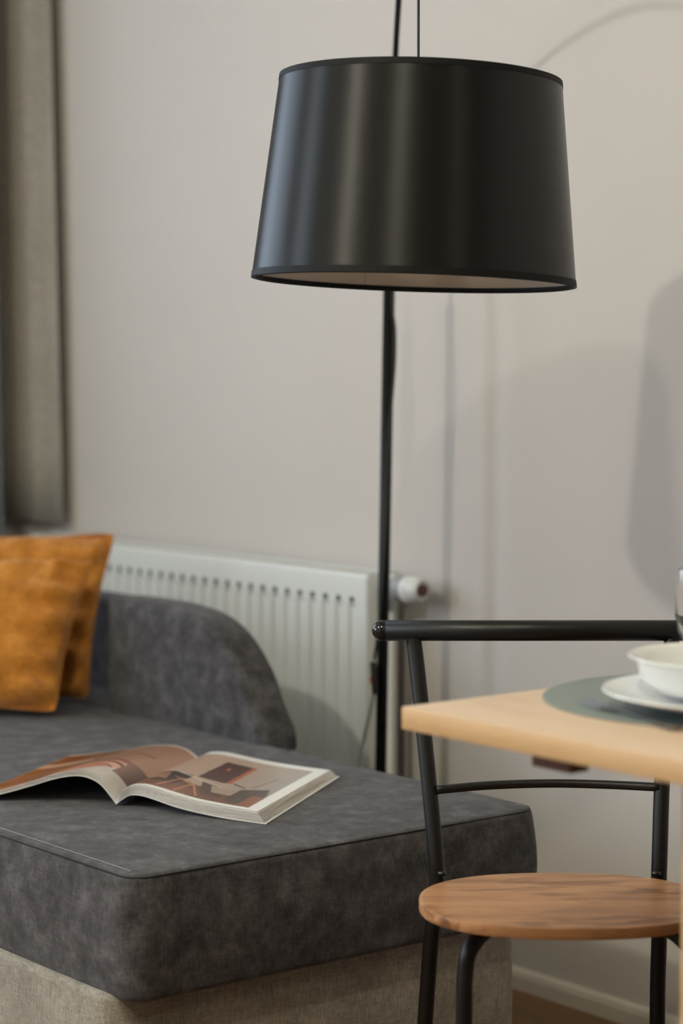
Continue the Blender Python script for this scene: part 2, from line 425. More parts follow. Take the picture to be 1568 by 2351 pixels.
tag(link('curtain', drape([(-1.605, -0.100), (-1.64, -0.28), (-1.66, -0.55)], 0.03, 2.54, 0.016, 4, 1.2, 0.05), M['curtain_g']),
    'dark grey-blue curtain at the far left in front of the beige one', 'curtain')

# ------------------------------------------------------------------ sofa
sofa = thing('sofa', 'charcoal grey upholstered chaise sofa on a lighter taupe base', 'sofa', (-0.6, -0.8, 0))
SZ = 0.47
link('base', slab(-1.50, 0.536, -1.180, -0.452, 0.045, 0.305, (0.02, 0.045, 0.03, 0.02), 0.010, side=30, bulge=0.004, wob=0.002), M['taupe'], sofa, label='lighter taupe upholstered base')
sc_ = link('seat_cushion', slab(-1.50, 0.572, -1.168, -0.432, 0.300, SZ, (0.03, 0.034, 0.045, 0.03), 0.013, puff=0.004, bulge=0.007, side=40, wob=0.003), M['fabric'], sofa)
link('rear_cushion', slab(-1.50, -0.56, -0.436, -0.270, 0.300, SZ, 0.01, 0.01, side=10), M['fabric'], sofa)
for x, y in ((0.45, -1.08), (0.45, -0.55), (-1.42, -1.08), (-1.42, -0.55)):
    link('foot', box(x-.03, x+.03, y-.03, y+.03, 0, 0.05, 0.004), M['rubber'], sofa)
# seam round the top edge and the light top-stitching just inside it
so = outline(-1.50+.004, 0.572-.004, -1.168+.004, -0.432-.004, (0.03, 0.031, 0.042, 0.03), side=60)
ring = [(p.x, p.y, SZ-0.0035) for p in so]; ring.append(ring[0])
link('seam', tube(ring, 0.0012, 6, cap=False), M['seam'], sc_)
st = []
x = -1.2
while x < 0.535:
    st.append(tube([(x, -1.148, SZ+0.0010), (x+0.0045, -1.148, SZ+0.0010)], 0.0006, 5)); x += 0.0064
o = link('top_stitching', join(*st), M['thread'], sc_, label='pale grey top stitching')
# low rounded back bolster
def bolster():
    arc = [(-0.034, 0.455), (-0.040, 0.49), (-0.0699, 0.529+.002), (-0.1047, 0.588), (-0.1637, 0.643), (-0.2363, 0.676), (-0.336, 0.689), (-0.45, 0.6905), (-0.540, 0.688)]
    A = catmull([(a[0], 0, a[1]) for a in arc], 6)
    poly = [(p.x-0.080, p.z) for p in A] + [(-0.620, 0.455)]
    bm = bmesh.new(); yf, ybk = -0.452, -0.368
    fv = [bm.verts.new((px, yf, pz)) for px, pz in poly]; f = bm.faces.new(fv)
    ret = bmesh.ops.extrude_face_region(bm, geom=[f]); vs = [g for g in ret['geom'] if isinstance(g, bmesh.types.BMVert)]
    bmesh.ops.translate(bm, verts=vs, vec=(0, ybk-yf, 0))
    ed = [e for e in bm.edges if abs(e.verts[0].co.y-e.verts[1].co.y) < 1e-6]
    bmesh.ops.bevel(bm, geom=ed, offset=0.016, segments=4, affect='EDGES', profile=0.5)
    return bmm(bm)
autosmooth(link('back_bolster', bolster(), M['fabric'], sofa), 0.6)
link('backrest', slab(-1.50, -0.66, -0.300, -0.20, 0.30, 0.655, 0.02, 0.02, side=12), M['fabric'], sofa)

# ------------------------------------------------------------------ scatter cushions
def pillow(name, label, bl, wv, up, W, Hh, T, seed):
    """bl: middle of the bottom edge; wv: direction along the bottom; up: direction of its height"""
    U = Vector(wv).normalized(); V = Vector(up).normalized(); V = (V-U*V.dot(U)*0.0).normalized(); Nn = U.cross(V).normalized()
    n = 44; v = []; f = []
    def P(u, w_, s):
        e = 0.055*(1-u*u)*(abs(w_)**6)+0.0; e2 = 0.055*(1-w_*w_)*(abs(u)**6)
        uu = u*(1-e2*1.3)*W/2; ww = w_*(1-e*1.3)*Hh/2+Hh/2
        kc = 1-0.03*(u*u*w_*w_)**5; uu *= kc; ww = (ww-Hh/2)*kc+Hh/2
        th = T/2*((1-u**4)*(1-w_**4))**0.62
        r = (1-max(abs(u), abs(w_)))
        wr = math.exp(-((1-abs(u))/0.35)**2)*math.sin(w_*15+seed+2*mnoise.noise(Vector((u*3, w_*3, seed))))*0.017*(1-u**8)
        wr2 = math.exp(-((1-abs(w_))/0.3)**2)*math.sin(u*17+seed*2+2*mnoise.noise(Vector((u*3, w_*3, seed+4))))*0.013*(1-w_**8)
        nz = mnoise.noise(Vector((u*2.4, w_*2.4, seed*3)))*0.010*(1-u**4)*(1-w_**4)
        return Vector(bl)+U*uu+V*ww+Nn*s*(th+(wr+wr2+nz if th > 1e-4 else 0))
    for s in (1, -1):
        b0 = len(v)
        for j in range(n+1):
            for i in range(n+1):
                uu = math.sin((2*i/n-1)*PI/2); ww = math.sin((2*j/n-1)*PI/2)
                v.append(P(uu, ww, s))
        for j in range(n):
            for i in range(n):
                a = b0+j*(n+1)+i; q = (a, a+1, a+n+2, a+n+1); f.append(q if s > 0 else tuple(reversed(q)))
    me = pyd(v, f); bm = bmesh.new(); bm.from_mesh(me); bmesh.ops.remove_doubles(bm, verts=bm.verts, dist=1e-5)
    me2 = bmm(bm)
    root = thing(name, label, 'cushion', tuple(bl), 0, 'mustard scatter cushions')
    body = link('cover', me2, M['mustard'], root)
    rim = []
    for k in range(0, 161):
        q = k/160*4; s_ = int(q) % 4; t = (q-int(q))*2-1; uv = [(t, -1), (1, t), (-t, 1), (-1, -t)][s_]; rim.append(P(*uv, 1))
    link('seam', tube(rim, 0.0022, 6, cap=False), M['mustard'], root)
    return root
def dv(x, y, z): a = rm(x, y); b = rm(0, 0); return (a[0]-b[0], a[1]-b[1], z)
b1 = rm(-0.739, 4.05); pillow('scatter_cushion', 'nearer mustard cushion, standing in front of the other on the sofa', (b1[0], b1[1], 0.4860), dv(1, -0.14, 0), dv(0.055, 0.165, 0.268), 0.42, 0.322, 0.125, 1.0)
b2 = rm(-0.703, 4.24); pillow('scatter_cushion', 'mustard cushion tucked behind the nearer one, its taller top corner showing', (b2[0], b2[1], 0.4800), dv(1, -0.10, 0), dv(0.040, 0.125, 0.30), 0.42, 0.345, 0.075, 2.7)

# ------------------------------------------------------------------ magazine
mx, my = rm(-0.3363, 3.2215)
mag = thing('magazine', 'open glossy interiors magazine lying on the grey sofa seat', 'magazine', (mx, my, SZ+0.0058), YAW)
U_SP = Vector((0.103, 0.354, 0)); W_R = Vector((0.2291, -0.1391, 0)); W_L = Vector((-0.2210, 0.036, 0))
def interp(tab, s):
    for (a, b), (c, d_) in zip(tab, tab[1:]):
        if s <= c: 
            t = (s-a)/(c-a); t2 = t*t*(3-2*t)*0.35+t*0.65
            return b+(d_-b)*t2
    return tab[-1][1]
def smoothtab(tab, n=12):
    P = catmull([(a, 0, b) for a, b in tab], n); return [(p.x, p.z) for p in P]
R_TOP = smoothtab([(0, 0.004), (0.025, 0.018), (0.08, 0.0285), (0.17, 0.0325), (0.27, 0.0300), (0.40, 0.0245), (0.55, 0.0195), (0.75, 0.0165), (0.94, 0.0150)])
R_BOT = smoothtab([(0, 0.001), (0.04, 0.009), (0.10, 0.0175), (0.18, 0.0190), (0.27, 0.0155), (0.40, 0.0090), (0.55, 0.0045), (0.75, 0.0012), (0.94, 0.0006)])
L_TOP = smoothtab([(0, 0.004), (0.03, 0.016), (0.10, 0.036), (0.18, 0.046), (0.28, 0.0485), (0.42, 0.043), (0.58, 0.031), (0.75, 0.019), (0.90, 0.010), (1.0, 0.006)])
L_BOT = smoothtab([(0, 0.001), (0.03, 0.010), (0.10, 0.0285), (0.18, 0.0385), (0.28, 0.0415), (0.42, 0.036), (0.58, 0.0245), (0.75, 0.013), (0.90, 0.0045), (1.0, 0.0012)])
def sheet(Wv, top, smax, nu, nv, paint, zoff=0.0, v0=0.0, v1=1.0, far=1.0):
    v = []; f = []; cols = []
    for j in range(nv+1):
        t = v0+(v1-v0)*j/nv
        for i in range(nu+1):
            s = smax*i/nu; z = interp(top, s)*(1-(1-far)*t)+zoff
            p = U_SP*t+Wv*s; v.append((p.x, p.y, z)); cols.append(paint(s/smax, t) if paint else (1, 1, 1))
    for j in range(nv):
        for i in range(nu):
            a = j*(nu+1)+i; f.append((a, a+1, a+nu+2, a+nu+1))
    me = pyd(v, f)
    if paint:
        ca = me.color_attributes.new('print', 'FLOAT_COLOR', 'POINT')
        flat = []
        for c in cols: flat += [c[0], c[1], c[2], 1]
        ca.data.foreach_set('color', flat)
    return me
def lin(r, g, b):
    return tuple(((c/255)/12.92 if c <= 10 else ((c/255+0.055)/1.055)**2.4) for c in (r, g, b))
def lerp(a, b, t): t = max(0, min(1, t)); return tuple(x+(y-x)*t for x, y in zip(a, b))
def inpoly(x, y, P):
    c = False; j = len(P)-1
    for i in range(len(P)):
        if (P[i][1] > y) != (P[j][1] > y) and x < (P[j][0]-P[i][0])*(y-P[i][1])/(P[j][1]-P[i][1])+P[i][0]: c = not c
        j = i
    return c
def seg(x, y, a, b, wd, asp=1.3):
    dx, dy = b[0]-a[0], b[1]-a[1]; t = max(0, min(1, ((x-a[0])*dx+(y-a[1])*dy)/(dx*dx+dy*dy)))
    return math.hypot(x-a[0]-dx*t, (y-a[1]-dy*t)*asp) < wd
WHITE = lin(250, 249, 247)
def paint_right(u, v):
    if u > 0.915 or v < 0.045 or v > 0.925: return WHITE
    c = lerp(lin(196, 166, 148), lin(170, 158, 150), (u-0.25)*1.6)
    c = lerp(c, lin(205, 180, 160), (v-0.6)*0.8)
    fl = 0.235-0.05*u+0.012*mnoise.noise(Vector((u*9, v*9, 0)))
    if v < fl+0.04: c = lerp(lin(112, 72, 52), lin(128, 86, 62), mnoise.noise(Vector((u*14, v*30, 3)))+0.5)
    if v < 0.16 and u < 0.5: c = lerp(c, lin(150, 92, 62), 0.4)
    if 0.03 < u < 0.32 and 0.17 < v < 0.40: c = lin(80, 58, 47) if u > 0.22 or v < 0.22 or v > 0.36 else lin(160, 118, 92)
    if inpoly(u, v, [(0.345, 0.40), (0.335, 0.80), (0.53, 0.80), (0.545, 0.40)]): c = lin(86, 54, 46)
    if inpoly(u, v, [(0.545, 0.40), (0.53, 0.80), (0.565, 0.80), (0.58, 0.41)]): c = lin(178, 104, 74)
    if (u-0.42)**2*4+(v-0.66)**2 < 0.0006: c = lin(190, 120, 90)
    # table and chairs
    if seg(u, v, (0.14, 0.42), (0.60, 0.30), 0.008): c = lin(214, 198, 184)
    if inpoly(u, v, [(0.16, 0.41), (0.22, 0.22), (0.30, 0.20), (0.33, 0.36)]): c = lin(66, 47, 40)
    if inpoly(u, v, [(0.42, 0.34), (0.50, 0.14), (0.66, 0.12), (0.60, 0.30)]): c = lin(88, 60, 48)
    for a, b in (((0.30, 0.30), (0.24, 0.08)), ((0.30, 0.30), (0.40, 0.26)), ((0.40, 0.26), (0.37, 0.07)), ((0.40, 0.26), (0.52, 0.08)), ((0.24, 0.30), (0.42, 0.23))):
        if seg(u, v, a, b, 0.0065): c = lin(196, 140, 104)
    if inpoly(u, v, [(0.50, 0.31), (0.56, 0.20), (0.74, 0.20), (0.72, 0.30)]): c = lin(176, 152, 134)
    if inpoly(u, v, [(0.70, 0.09), (0.70, 0.34), (0.86, 0.42), (0.90, 0.30), (0.90, 0.07)]): c = lin(84, 66, 56)
    if u > 0.82 and 0.05 < v < 0.26: c = lin(150, 90, 58)
    if seg(u, v, (0.60, 0.42), (0.70, 0.38), 0.010): c = lin(74, 60, 50)
    if seg(u, v, (0.74, 0.40), (0.80, 0.66), 0.004): c = lin(120, 60, 50)
    if seg(u, v, (0.10, 0.80), (0.15, 0.78), 0.006): c = lin(150, 116, 96)
    return c
def paint_left(u, v):
    c = lerp(lin(176, 134, 110), lin(150, 108, 84), u*1.6)
    c = lerp(c, lin(140, 84, 48), (u-0.45)*2.6)
    if u > 0.5: c = lerp(c, lin(112, 66, 34), mnoise.noise(Vector((u*5, v*7, 1)))*1.2+0.3)
    if u > 0.60 and 0.62 < v < 0.72: c = lin(196, 160, 138)
    if u > 0.55 and v < 0.05+0.05*u: c = lin(196, 118, 62)
    if u < 0.44 and v < 0.34-0.45*u+0.02: c = lerp(lin(214, 208, 202), lin(190, 178, 170), u*2)
    # copper bowl made of nested arcs
    for k, (r0, col) in enumerate(((0.40, lin(150, 92, 72)), (0.34, lin(212, 152, 126)), (0.30, lin(92, 58, 46)), (0.27, lin(222, 166, 140)), (0.20, lin(120, 76, 62)), (0.185, lin(206, 140, 112)))):
        e = ((u-0.30)/1.0)**2+((v-0.10)/0.95)**2
        if e < r0*r0*0.8 and v > 0.28-0.75*u+0.05 and u < 0.58: c = col
    if u < 0.14 and 0.16 < v < 0.40: c = lerp(lin(70, 50, 44), lin(150, 104, 84), u*6)
    if seg(u, v, (0.12, 0.62), (0.40, 0.66), 0.008): c = lin(120, 74, 58)
    if v > 0.97 or u > 0.995: c = lerp(c, WHITE, 0.5)
    return c
pg = link('right_page', sheet(W_R, R_TOP, 0.94, 190, 190, paint_right, 0.0006, far=0.6), M['print'], mag, local=True, label='right page with a printed photo of a living room')
pgl = link('left_page', sheet(W_L, L_TOP, 1.0, 190, 190, paint_left, 0.0006, far=0.52), M['print'], mag, local=True, label='left page arched up with a copper-toned print')
def block(Wv, top, bot, s1, s1b, far=1.0, n=60, out=0.0):
    """the solid stack of pages between the top and bottom curves; fore-edge slants from s1 (top) to s1b (bottom)"""
    v = []; f = []
    for t in (0.0, 1.0):
        k = 1-(1-far)*t
        for i in range(n+1):
            q = i/n; p = U_SP*t+Wv*(q*s1); v.append((p.x, p.y, interp(top, q*s1)*k+0.0002))
        for i in range(n+1):
            q = i/n; p = U_SP*t+Wv*(q*s1b); v.append((p.x, p.y, interp(bot, min(q*s1b, 1))*k+0.0002))
    m_ = n+1
    for i in range(n):
        f.append((i, i+1, m_+i+1, m_+i)); f.append((2*m_+i, 3*m_+i, 3*m_+i+1, 2*m_+i+1))
        f.append((i, 2*m_+i, 2*m_+i+1, i+1)); f.append((m_+i, m_+i+1, 3*m_+i+1, 3*m_+i))
    f.append((n, 2*m_+n, 3*m_+n, m_+n)); f.append((0, m_, 3*m_, 2*m_))
    me = pyd(v, f); bm = bmesh.new(); bm.from_mesh(me); return bmm(bm)
link('right_page_block', block(W_R, R_TOP, R_BOT, 0.94, 0.985, 0.6), M['edges'], mag, local=True, smooth=False, label='stack of page edges under the right page')
link('left_page_block', block(W_L, L_TOP, L_BOT, 1.0, 1.0, 0.52), M['edges'], mag, local=True, smooth=False, label='thin stack of page edges under the left page')
# individual leaves that show as lines along the fore-edge and the near edge
for (Wv, top, bot, s1, s1b, fa, cnt) in ((W_R, R_TOP, R_BOT, 0.94, 0.985, 0.6, 7), (W_L, L_TOP, L_BOT, 1.0, 1.0, 0.52, 4)):
    for k in range(cnt):
        a = (k+0.6)/cnt; v = []; f = []; n = 50; sm = s1+(s1b-s1)*a
        for t in (-0.004, 1.003):
            for i in range(n+1):
                s = sm*1.004*i/n; kk = 1-(1-fa)*max(0, t)
                z = (interp(top, min(s, s1))*(1-a)+interp(bot, min(s, 1))*a)*kk
                p = U_SP*t+Wv*s; v.append((p.x, p.y, z+0.0002))
        for i in range(n): f.append((i, i+1, n+1+i+1, n+1+i))
        me = pyd(v, f); bm = bmesh.new(); bm.from_mesh(me); bmesh.ops.solidify(bm, geom=list(bm.faces), thickness=0.00035)
        link('leaf', bmm(bm), M['paper'], mag, local=True, smooth=False)
def cover(Wv, bot, s1, far):
    v = []; f = []; n = 60
    for t in (-0.010, 1.012):
        for i in range(n+1):
            s = s1*i/n; kk = 1-(1-far)*max(0, t); z = interp(bot, min(s, 1.0))*kk
            p = U_SP*t+Wv*s; v.append((p.x, p.y, z-0.0002))
    for i in range(n): f.append((i, i+1, n+2+i, n+1+i))
    me = pyd(v, f); bm = bmesh.new(); bm.from_mesh(me)
    bmesh.ops.solidify(bm, geom=list(bm.faces), thickness=0.0007); return bmm(bm)
link('cover', cover(W_R, R_BOT, 1.0, 0.6), M['paper'], mag, local=True, smooth=False)
link('cover', cover(W_L, L_BOT, 1.005, 0.52), M['paper'], mag, local=True, smooth=False)

# ------------------------------------------------------------------ arched floor lamp
def L3(x, y, z): a = rm(x, y); return (a[0], a[1], z)
px_, py_ = rm(0.0655, 3.920)
lampo = thing('floor_lamp', 'tall black arched floor lamp with a black drum shade behind the sofa', 'lamp', (px_, py_, 0))
autosmooth(link('base_disc', lathe([(0, 0), (0.112, 0), (0.115, 0.003), (0.115, 0.015), (0.111, 0.019), (0.02, 0.021), (0.016, 0.035), (0, 0.035)], 64, (px_, py_, 0)), M['pole'], lampo))
link('pole', tube([L3(0.0652, 3.920, 0.02), L3(0.0860, 3.920, 1.31)], 0.0105, 20), M['pole'], lampo)
arm = catmull([L3(0.0860, 3.920, 1.30), L3(0.0895, 3.900, 1.49), L3(0.0930, 3.81, 1.658), L3(0.0957, 3.65, 1.752), L3(0.098, 3.48, 1.835), L3(0.101, 3.32, 1.885), L3(0.104, 3.18, 1.890), L3(0.106, 3.09, 1.855), L3(0.106, 3.055, 1.79)], 10)
link('arm', tube(arm, 0.0052, 14), M['pole'], lampo)
autosmooth(link('joint_collar', lathe([(0, 0), (0.0122, 0), (0.0122, 0.03), (0.006, 0.036), (0, 0.034)], 24, L3(0.0856, 3.920, 1.285)), M['pole'], lampo))
link('cable', tube(catmull([L3(0.106, 3.055, 1.795), L3(0.1062, 3.05, 1.69), L3(0.1065, 3.05, 1.50), L3(0.107, 3.05, 1.47)], 6), 0.0019, 8), M['cable'], lampo)
tc_, bc_ = Vector(L3(0.1098, 3.05, 1.5255)), Vector(L3(0.1002, 3.05, 1.2457))
# shade axis: leans a little sideways and its lower rim kicks slightly back
back = Vector(dv(0, 1, 0))
ax = (tc_-bc_).normalized(); ax = (ax + back*0.018).normalized()
hs = (tc_-bc_).length; ctr = (tc_+bc_)/2
rotm = Vector((0, 0, 1)).rotation_difference(ax).to_matrix().to_4x4(); TM = Matrix.Translation(ctr) @ rotm
ctr2 = ctr-Vector(lampo.location)
def sh(me): me.transform(TM); return me
RT, RB, h2 = 0.1955, 0.2257, hs/2
shade = link('shade', sh(lathe([(RB, -h2), (RB-(RB-RT)*0.25, -h2*0.5), ((RT+RB)/2, 0), (RB-(RB-RT)*0.75, h2*0.5), (RT, h2), (RT-0.0012, h2), ((RT+RB)/2-.0012, 0), (RB-0.0012, -h2)], 160, close=True)), M['satin'], lampo)
autosmooth(shade, 0.8)
# object coordinates of the satin must run along the shade's own axis
inv = (Matrix.Translation(Vector(lampo.location)).inverted() @ TM)
shade.data.transform(inv.inverted()); shade.matrix_local = inv
link('lining', sh(lathe([(RB-0.0016, -h2+0.001), ((RT+RB)/2-.0016, 0), (RT-0.0016, h2-0.001), (RT-0.0022, h2-0.001), ((RT+RB)/2-.0022, 0), (RB-0.0022, -h2+0.001)], 128, close=True)), M['lining'], lampo, label='white inner lining of the shade')
def band(z0, z1, off, th=0.0007):
    def R(z): return RB+(RT-RB)*(z+h2)/(2*h2)
    return lathe([(R(z0)+off, z0), (R(z1)+off, z1), (R(z1)+off+th, z1), (R(z0)+off+th, z0)], 160, close=True)
autosmooth(link('lower_trim', sh(join(band(-h2-0.0005, -h2+0.0085, 0.0), band(-h2-0.0012, -h2+0.006, -0.0032))), M['trim'], lampo))
autosmooth(link('upper_trim', sh(join(band(h2-0.0075, h2+0.0005, 0.0), band(h2-0.006, h2+0.0012, -0.003))), M['trim'], lampo))
def ringt(R, z, r): return tube([(R*math.cos(2*PI*k/96), R*math.sin(2*PI*k/96), z) for k in range(97)], r, 8, cap=False)
link('rim_wire', sh(ringt(RB-0.0036, -h2+0.0005, 0.0019)), M['trim'], lampo)
sp = [ringt(RT-0.0036, h2-0.003, 0.0019), ringt(0.021, h2-0.028, 0.0022)]
for k in range(3):
    a = 2*PI*k/3+0.5; sp.append(tube([((RT-.004)*math.cos(a), (RT-.004)*math.sin(a), h2-0.003), (0.021*math.cos(a), 0.021*math.sin(a), h2-0.028)], 0.0018, 8))
link('spider', sh(join(*sp)), M['trim'], lampo)
autosmooth(link('socket', sh(lathe([(0, h2-0.01), (0.010, h2-0.012), (0.019, h2-0.026), (0.019, h2-0.085), (0, h2-0.085)], 32)), M['rubber'], lampo))
link('bulb', sh(lathe([(0.012, h2-0.085), (0.013, h2-0.10), (0.026, h2-0.125), (0.030, h2-0.145), (0.026, h2-0.165), (0.014, h2-0.176), (0, h2-0.178)], 32)), M['bulb'], lampo)
a0 = math.radians(-128)-0.0
# the overlap of the lining: a thin upright line seen inside
thA = YAW+PI/2+0.30; rr1, rr2 = RB-0.0026, RT-0.0026
link('lining_seam', sh(tube([(rr1*math.cos(thA), rr1*math.sin(thA), -h2+.006), (rr2*math.cos(thA), rr2*math.sin(thA), h2-.006)], 0.0006, 5)), M['grey_plastic'], shade.parent)
# cord with its switch box strapped to the pole
link('inline_switch', box(-0.006, 0.006, -0.009, 0.009, -0.029, 0.029, 0.003, 3), M['rubber'], lampo, local=True)
s = C.objects['inline_switch']; q = rm(0.0588, 3.903); s.location = (q[0]-px_, q[1]-py_, 0.568); s.rotation_euler = (0, math.radians(-4), YAW)
bt = link('switch_glint', box(-0.0085, -0.004, -0.004, 0.004, -0.006, 0.006, 0.0012), mat('orange_glint', (0.45, 0.13, 0.05), 0.4), s, local=True, label='small orange reflection painted on the switch'); bt.location = (0, 0, -0.004)  # raised orange patch painted in place of a reflection on the switch box
link('upper_cord', tube(catmull([L3(0.092, 3.912, 1.285), L3(0.0915, 3.909, 1.2283), L3(0.0952, 3.909, 1.1939), L3(0.0950, 3.909, 1.1379), L3(0.0910, 3.909, 1.0827), L3(0.0850, 3.908, 1.0), L3(0.080, 3.907, 0.85), L3(0.069, 3.905, 0.68), L3(0.0588, 3.903, 0.600)], 8), 0.0028, 8), M['rubber'], lampo)
link('power_cord', tube(catmull([L3(0.0580, 3.903, 0.540), L3(0.0502, 3.898, 0.502), L3(0.040, 3.898, 0.457), L3(0.0287, 3.90, 0.398), L3(0.024, 3.91, 0.30), L3(0.03, 3.94, 0.12), L3(0.05, 3.98, 0.035), L3(0.13, 3.96, 0.006)], 10), 0.0036, 10), M['cord_grey'], lampo, label='grey lower part of the cord')

# ------------------------------------------------------------------ chair (own frame: x to its side, -y towards its front)
cx_, cy_ = rm(0.280, 2.745)
chair = thing('dining_chair', 'black tubular steel chair with round wooden seat at the table', 'chair', (cx_, cy_, 0), YAW)
def c3(x, y, z): return (x-0.280, y-2.745, z)
def seat_me():
    n = 120; o = []
    for k in range(n):
        a = 2*PI*k/n; ca, sa = math.cos(a), math.sin(a)
        e = 2.3; x = 0.187*math.copysign(abs(ca)**(2/e), ca); y = 0.147*math.copysign(abs(sa)**(2/e), sa)
        o.append(Vector((x+0.006, y)))
    lv = [(0.004, 0.4345), (0.0012, 0.4352), (0, 0.437), (0, 0.447), (0.0006, 0.4488), (0.0022, 0.4498), (0.005, 0.450)]
    v = []; f = []
    for ins, z in lv:
        for p in o:
            q = p*(1-ins/0.17); v.append((q.x, q.y, z))
    for j in range(len(lv)-1):
        for i in range(n): a, b = j*n+i, j*n+(i+1) % n; f.append((a, b, b+n, a+n))
    f.append(tuple(reversed(range(n)))); f.append(tuple(range((len(lv)-1)*n, len(lv)*n)))
    return pyd(v, f)
autosmooth(link('seat', seat_me(), M['seat_wood'], chair, local=True), 0.6)
rl = (c3(0.0557, 2.972, 0.7675), c3(0.497, 2.972, 0.7675))
link('top_rail', tube([rl[0], rl[1]], 0.0143, 32), M['black'], chair, local=True)
for k, e in enumerate(rl):
    sgn = -1 if k == 0 else 1
    me = lathe([(0.0001, 0.0141), (0.005, 0.0132), (0.0095, 0.0106), (0.0125, 0.0068), (0.0140, 0.003), (0.0143, 0), (0.0143, -0.004)], 32)
    me.transform(Matrix.Translation(e) @ Matrix.Rotation(PI/2*sgn, 4, 'Y'))
    link('end_cap', me, M['black_gloss'], chair, local=True, label='glossy black domed end cap')
pl = catmull([c3(0.0960, 2.972, 0.765), c3(0.0998, 2.970, 0.7483), c3(0.1076, 2.95, 0.679), c3(0.1184, 2.915, 0.5656), c3(0.1262, 2.893, 0.482), c3(0.1283, 2.89, 0.440), c3(0.1262, 2.892, 0.40), c3(0.1213, 2.90, 0.355), c3(0.1159, 2.925, 0.2598), c3(0.101, 2.97, 0.0)], 8)
pr_ = catmull([c3(0.4575, 2.972, 0.765), c3(0.4525, 2.970, 0.7483), c3(0.4440, 2.95, 0.679), c3(0.4335, 2.915, 0.5656), c3(0.4283, 2.893, 0.482), c3(0.4270, 2.89, 0.440), c3(0.4278, 2.892, 0.40), c3(0.4295, 2.90, 0.355), c3(0.4319, 2.925, 0.2598), c3(0.440, 2.97, 0.0)], 8)
for P in (pl, pr_):
    lg = link('rear_leg', tube(P, 0.0108, 20), M['black'], chair, local=True)
    link('foot_cap', tube([P[-1]+Vector((0, 0, 0.0)), P[-2]], 0.0122, 16), M['rubber'], lg, local=True)
    j = P[5*8+0]
link('back_rung', tube(catmull([c3(0.128, 2.905, 0.5594), c3(0.20, 2.938, 0.5592), c3(0.2829, 2.948, 0.5600), c3(0.36, 2.938, 0.5603), c3(0.430, 2.908, 0.5625)], 8), 0.0060, 16), M['black'], chair, local=True)
for sx, xo in ((-1, 0.1544), (1, 0.4460)):
    cxm = 0.285; fy = 2.688
    P = [c3(xo-0.010*(-sx)*-1*0-0.006*(-sx)*0, fy-0.02, 0.0), c3(xo, fy, 0.26), c3(xo, fy, 0.355)]
    R = 0.055; ux, uy = (cxm-xo), 0.10
    ln = math.hypot(ux, uy); ux, uy = ux/ln, uy/ln
    for q in (0.25, 0.5, 0.75, 1.0):
        a = q*PI/2; P.append(c3(xo+ux*R*(1-math.cos(a)), fy+uy*R*(1-math.cos(a)), 0.367+R*math.sin(a)))
    P.append(c3(xo+ux*0.10, fy+uy*0.10, 0.4215)); 
    P.append(c3(cxm, fy+0.10, 0.4210))
    # from the crossing the tube carries on under the seat to the rear leg of the other side
    ox = 0.4275 if sx < 0 else 0.1275
    P.append(c3((cxm+ox)/2, 2.84, 0.4208)); P.append(c3(ox, 2.889, 0.420))
    PP = catmull([P[0], P[1], P[2]], 6)[:-1]+catmull(P[2:], 5)
    lg = link('front_leg', tube(PP, 0.0105, 20), M['black'], chair, local=True)
    link('foot_cap', tube([P[0], Vector(P[0]).lerp(Vector(P[1]), 0.06)], 0.0122, 16), M['rubber'], lg, local=True)
for x in (0.1345, 0.4215):   # the bolts that tie the seat to the rear legs
    me = lathe([(0, 0.006), (0.004, 0.0055), (0.006, 0.003), (0.0062, 0), (0, 0)], 20)
    me.transform(Matrix.Translation(c3(x, 2.876, 0.4502)))
    link('bolt', me, M['black_gloss'], chair, local=True)

# ------------------------------------------------------------------ table
tx, ty = 1.0612, -1.126
TZ = 0.75
table = thing('dining_table', 'pale oak dining table with square legs in front of the chair', 'table', (tx+0.6, ty+0.35, 0))
bm_ = bmesh.new()
tt = link('tabletop', box(tx, tx+1.20, ty, ty+0.72, TZ-0.0255, TZ, 0.0018, 2), M['table_wood'], table)
tt.data.materials.append(M['table_edge'])
for p in tt.data.polygons:
    if abs(p.normal.z) < 0.5: p.material_index = 1
autosmooth(tt)
for lx in (1.391, 1.87):
    for ly in (-1.0255, -0.575):
        autosmooth(link('leg', box(lx, lx+0.06, ly, ly+0.06, 0, TZ-0.0258, 0.002), M['table_edge'], table))
link('apron', box(1.451, 1.87, -1.0055, -0.985, TZ-0.10, TZ-0.0258), M['table_edge'], table)
link('apron', box(1.451, 1.87, -0.555, -0.535, TZ-0.10, TZ-0.0258), M['table_edge'], table)
link('underside_bracket', box(1.232, 1.292, -1.088, -1.060, 0.7030, TZ-0.0257, 0.002), M['bracket'], table, label='small brown bracket under the edge')

# ------------------------------------------------------------------ table setting
def rnd(name, prof, ctr, m, label, cat, n=96, group=None):
    me = lathe(prof, n); o = autosmooth(link(name, me, m), 0.6); o.location = ctr; return tag(o, label, cat, group)
mc = rm(0.440, 2.460)
rnd('placemat', [(0, 0), (0.2085, 0), (0.2105, 0.0012), (0.2105, 0.0022), (0.209, 0.0032), (0.2, 0.0030), (0, 0.0030)], (mc[0], mc[1], TZ), M['mat'], 'round sage-green placemat on the pale table', 'placemat')
pc = rm(0.440, 2.372); mz = TZ+0.0032
rnd('dinner_plate', [(0, 0.004), (0.06, 0.004), (0.062, 0.0), (0.070, 0.0), (0.073, 0.004), (0.100, 0.0065), (0.150, 0.0195), (0.1535, 0.0215), (0.1525, 0.0230), (0.149, 0.0220), (0.102, 0.0095), (0.08, 0.0072), (0, 0.0068)], (pc[0], pc[1], mz), M['china'], 'large white dinner plate on the green placemat', 'plate')
bc = rm(0.437, 2.402)
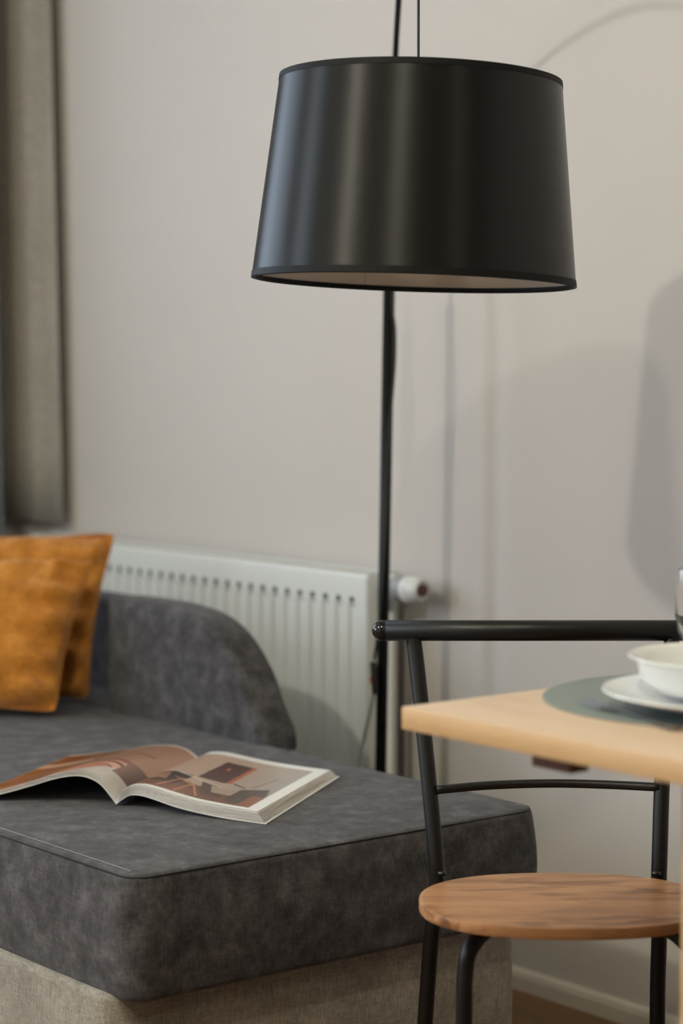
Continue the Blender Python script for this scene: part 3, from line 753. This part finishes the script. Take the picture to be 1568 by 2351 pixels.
rnd('soup_bowl', [(0, 0.003), (0.052, 0.003), (0.054, 0.0), (0.060, 0.0), (0.062, 0.004), (0.088, 0.008), (0.104, 0.022), (0.110, 0.040), (0.1165, 0.0455), (0.1185, 0.0465), (0.1175, 0.0478), (0.110, 0.0440), (0.1065, 0.041), (0.100, 0.023), (0.085, 0.011), (0.05, 0.0065), (0, 0.006)], (bc[0], bc[1], mz+0.0090), M['china'], 'white china bowl stacked on the dinner plate', 'bowl')
gc = rm(0.434, 2.605)
gl = rnd('wine_glass', [(0, 0), (0.030, 0.0), (0.031, 0.001), (0.020, 0.0025), (0.006, 0.006), (0.0042, 0.012), (0.0042, 0.026), (0.007, 0.032), (0.018, 0.040), (0.028, 0.056), (0.0325, 0.078), (0.0330, 0.098), (0.0310, 0.122), (0.0292, 0.133), (0.0286, 0.1336), (0.0281, 0.133), (0.0298, 0.122), (0.0317, 0.098), (0.0312, 0.078), (0.0267, 0.0575), (0.0165, 0.042), (0.006, 0.0345), (0, 0.034)], (gc[0], gc[1], mz), M['glass'], 'short-stemmed clear wine glass behind the bowl', 'glass')
# fork, its tines pointing left, handle running under the plate's rim
f1, f2 = (1.180, -0.964), (1.318, -0.997)
fork = thing('fork', 'steel fork lying on the placemat beside the white plate', 'fork', (f1[0], f1[1], mz+0.0015), math.atan2(f2[1]-f1[1], f2[0]-f1[0]))
ts = None
for k in range(4):
    y = (k-1.5)*0.0062
    t = link('tine', tube(catmull([(0.0, y*0.9, 0.004), (0.018, y, 0.0015), (0.042, y, 0.0005), (0.050, y*0.9, 0.001)], 5), [0.0005+0.0006*min(1, i/8) for i in range(16)], 8), M['steel'], fork, local=True)
def flat(profile, th):
    v = []; f = []
    for (x, hw, z) in profile:
        v += [(x, -hw, z), (x, hw, z), (x, hw, z+th), (x, -hw, z+th)]
    for i in range(len(profile)-1):
        a = i*4
        for k in range(4): f.append((a+k, a+(k+1) % 4, a+4+(k+1) % 4, a+4+k))
    f += [(3, 2, 1, 0), tuple(len(v)-4+k for k in range(4))]
    me = pyd(v, f); bm = bmesh.new(); bm.from_mesh(me); bmesh.ops.bevel(bm, geom=list(bm.edges), offset=0.0004, segments=1, affect='EDGES'); return bmm(bm)
autosmooth(link('neck', flat([(0.048, 0.0108, 0.0002), (0.058, 0.0105, 0.0), (0.068, 0.0055, 0.0005), (0.080, 0.0030, 0.002)], 0.0016), M['steel'], fork, local=True))
autosmooth(link('handle', flat([(0.080, 0.0030, 0.002), (0.105, 0.0034, 0.0015), (0.145, 0.0055, 0.0), (0.175, 0.0085, -0.0002), (0.190, 0.0080, -0.0002), (0.196, 0.0045, -0.0002)], 0.0016), M['steel'], fork, local=True))
for o in C.objects:
    if '_inv' in o: del o['_inv']
